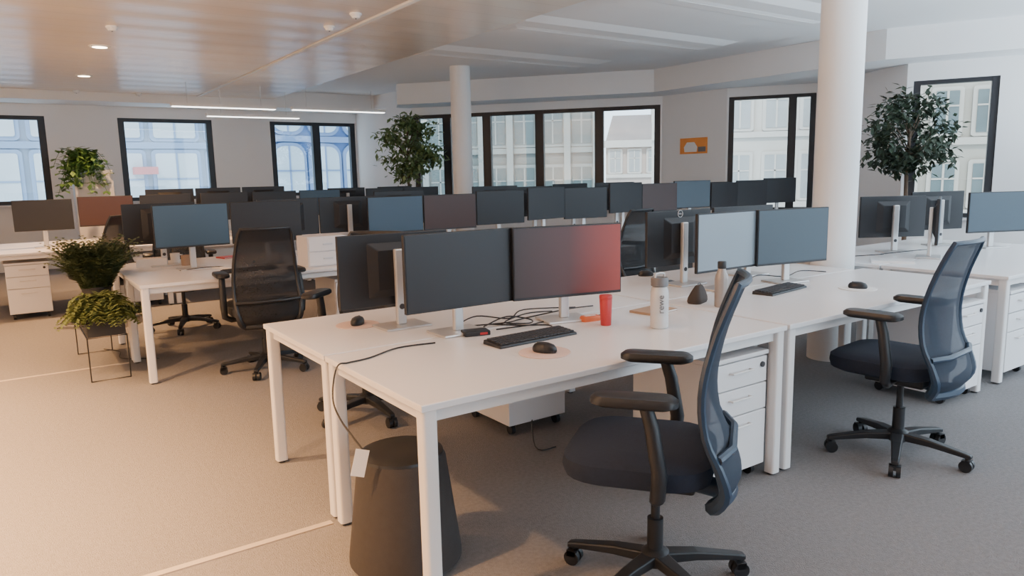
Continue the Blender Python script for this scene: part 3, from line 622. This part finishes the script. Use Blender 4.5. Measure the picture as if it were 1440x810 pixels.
MB().box(r1.x*k+6-.35, r1.x*k+6+.35, -.6, -.16, CH+r1.z*k+9-.12, CH+r1.z*k+9+.12).build('red_awning', M_bred, t)
building('blue block with rounded windows outside the two-pane back window', (7.7, 25.5), (12.0, 26.5), -9, 11, 3, 1.15, 2.3, M_bblue, M_bpane, M_bwhite, (-2.6, .3, 3.1), round_=.4, dep=.6)
building('grey stone office block with ribbed facade outside the corner windows', (13.0, 26.3), (19.0, 21.5), -9, 13, 7, .75, 1.35, M_bgrey, M_bglass, M_bgrey2, (-1.9, .35, 2.6), ribs=M_bgrey2)
building('pinkish town house with sloping roof seen through the rightmost corner pane', (29.5, 32.5), (36, 26.5), -9, 3.3, 8, .6, 1.2, M_bpink, M_bglass2, M_bcream, (-3, -.6, 1.5), roof=M_broof)
building('low terracotta house in front of the pinkish town house', (25, 28), (26.0, 27.1), -9, .9, 2, .35, .8, M_bterra, M_bglass2, M_bterra, (-2.0, -.6))
building('bright cream classical building outside the bay window', (21, 20.5), (28, 12.8), -9, 13, 8, .75, 1.6, M_bcream, M_bglass2, M_bcream, (-2.2, .4, 3.0))
building('warm stone building outside the right-hand window behind the indoor tree', (21.5, 12.8), (27, 5), -9, 13, 9, .6, 1.2, M_bcream2, M_bglass, M_bcream3, (-2, .3, 2.4))
# ------------------------------------------------------------ light
w = bpy.data.worlds.new('world'); SC.world = w; w.use_nodes = True
bg = w.node_tree.nodes['Background']; bg.inputs[0].default_value = (.69, .855, 1, 1); bg.inputs[1].default_value = 3.75
def lamp(kind, name, loc, energy, col, **kw):
    l = bpy.data.lights.new(name, kind); l.energy = energy; l.color = col
    for k, v in kw.items(): setattr(l, k, v)
    o = bpy.data.objects.new(name, l); C.objects.link(o); o.location = loc; return o
s = lamp('SUN', 'sun', (0, 0, 20), 3.4, (1, .95, .88), angle=R(3))
s.rotation_euler = Vector((.62, .45, -.85)).to_track_quat('-Z', 'Y').to_euler()
for i, (p, e) in enumerate([(at(140, 65, CZ), 700), (at(118, 106, CZ), 450), (Vector((-2.0, 2.6, CZ)), 1700), (Vector((-2.2, 5.0, CZ)), 1700), (Vector((-1.6, 7.2, CZ)), 1100), (Vector((-1.0, 4.4, CZ)), 1250), (Vector((-1.0, 2.4, CZ)), 800)]):
    lamp('SPOT', 'downlight_lamp', (p.x, p.y, CZ-.03), e, (1, .53, .22), spot_size=R(104), spot_blend=.75, shadow_soft_size=.06)
# unseen fill spots added out of frame near the floor to brighten the ceiling
for p, e, c in (((5.8, -2.6, .25), 1400, (.78, .90, 1)), ((9.6, -.2, .25), 1050, (.78, .90, 1)), ((-3.2, 3.4, .25), 1150, (1, .67, .42))):
    o = lamp('SPOT', 'ceiling_fill_lamp', p, e, c, spot_size=R(156), spot_blend=.35, shadow_soft_size=.12); o.rotation_euler = (PI, 0, 0)
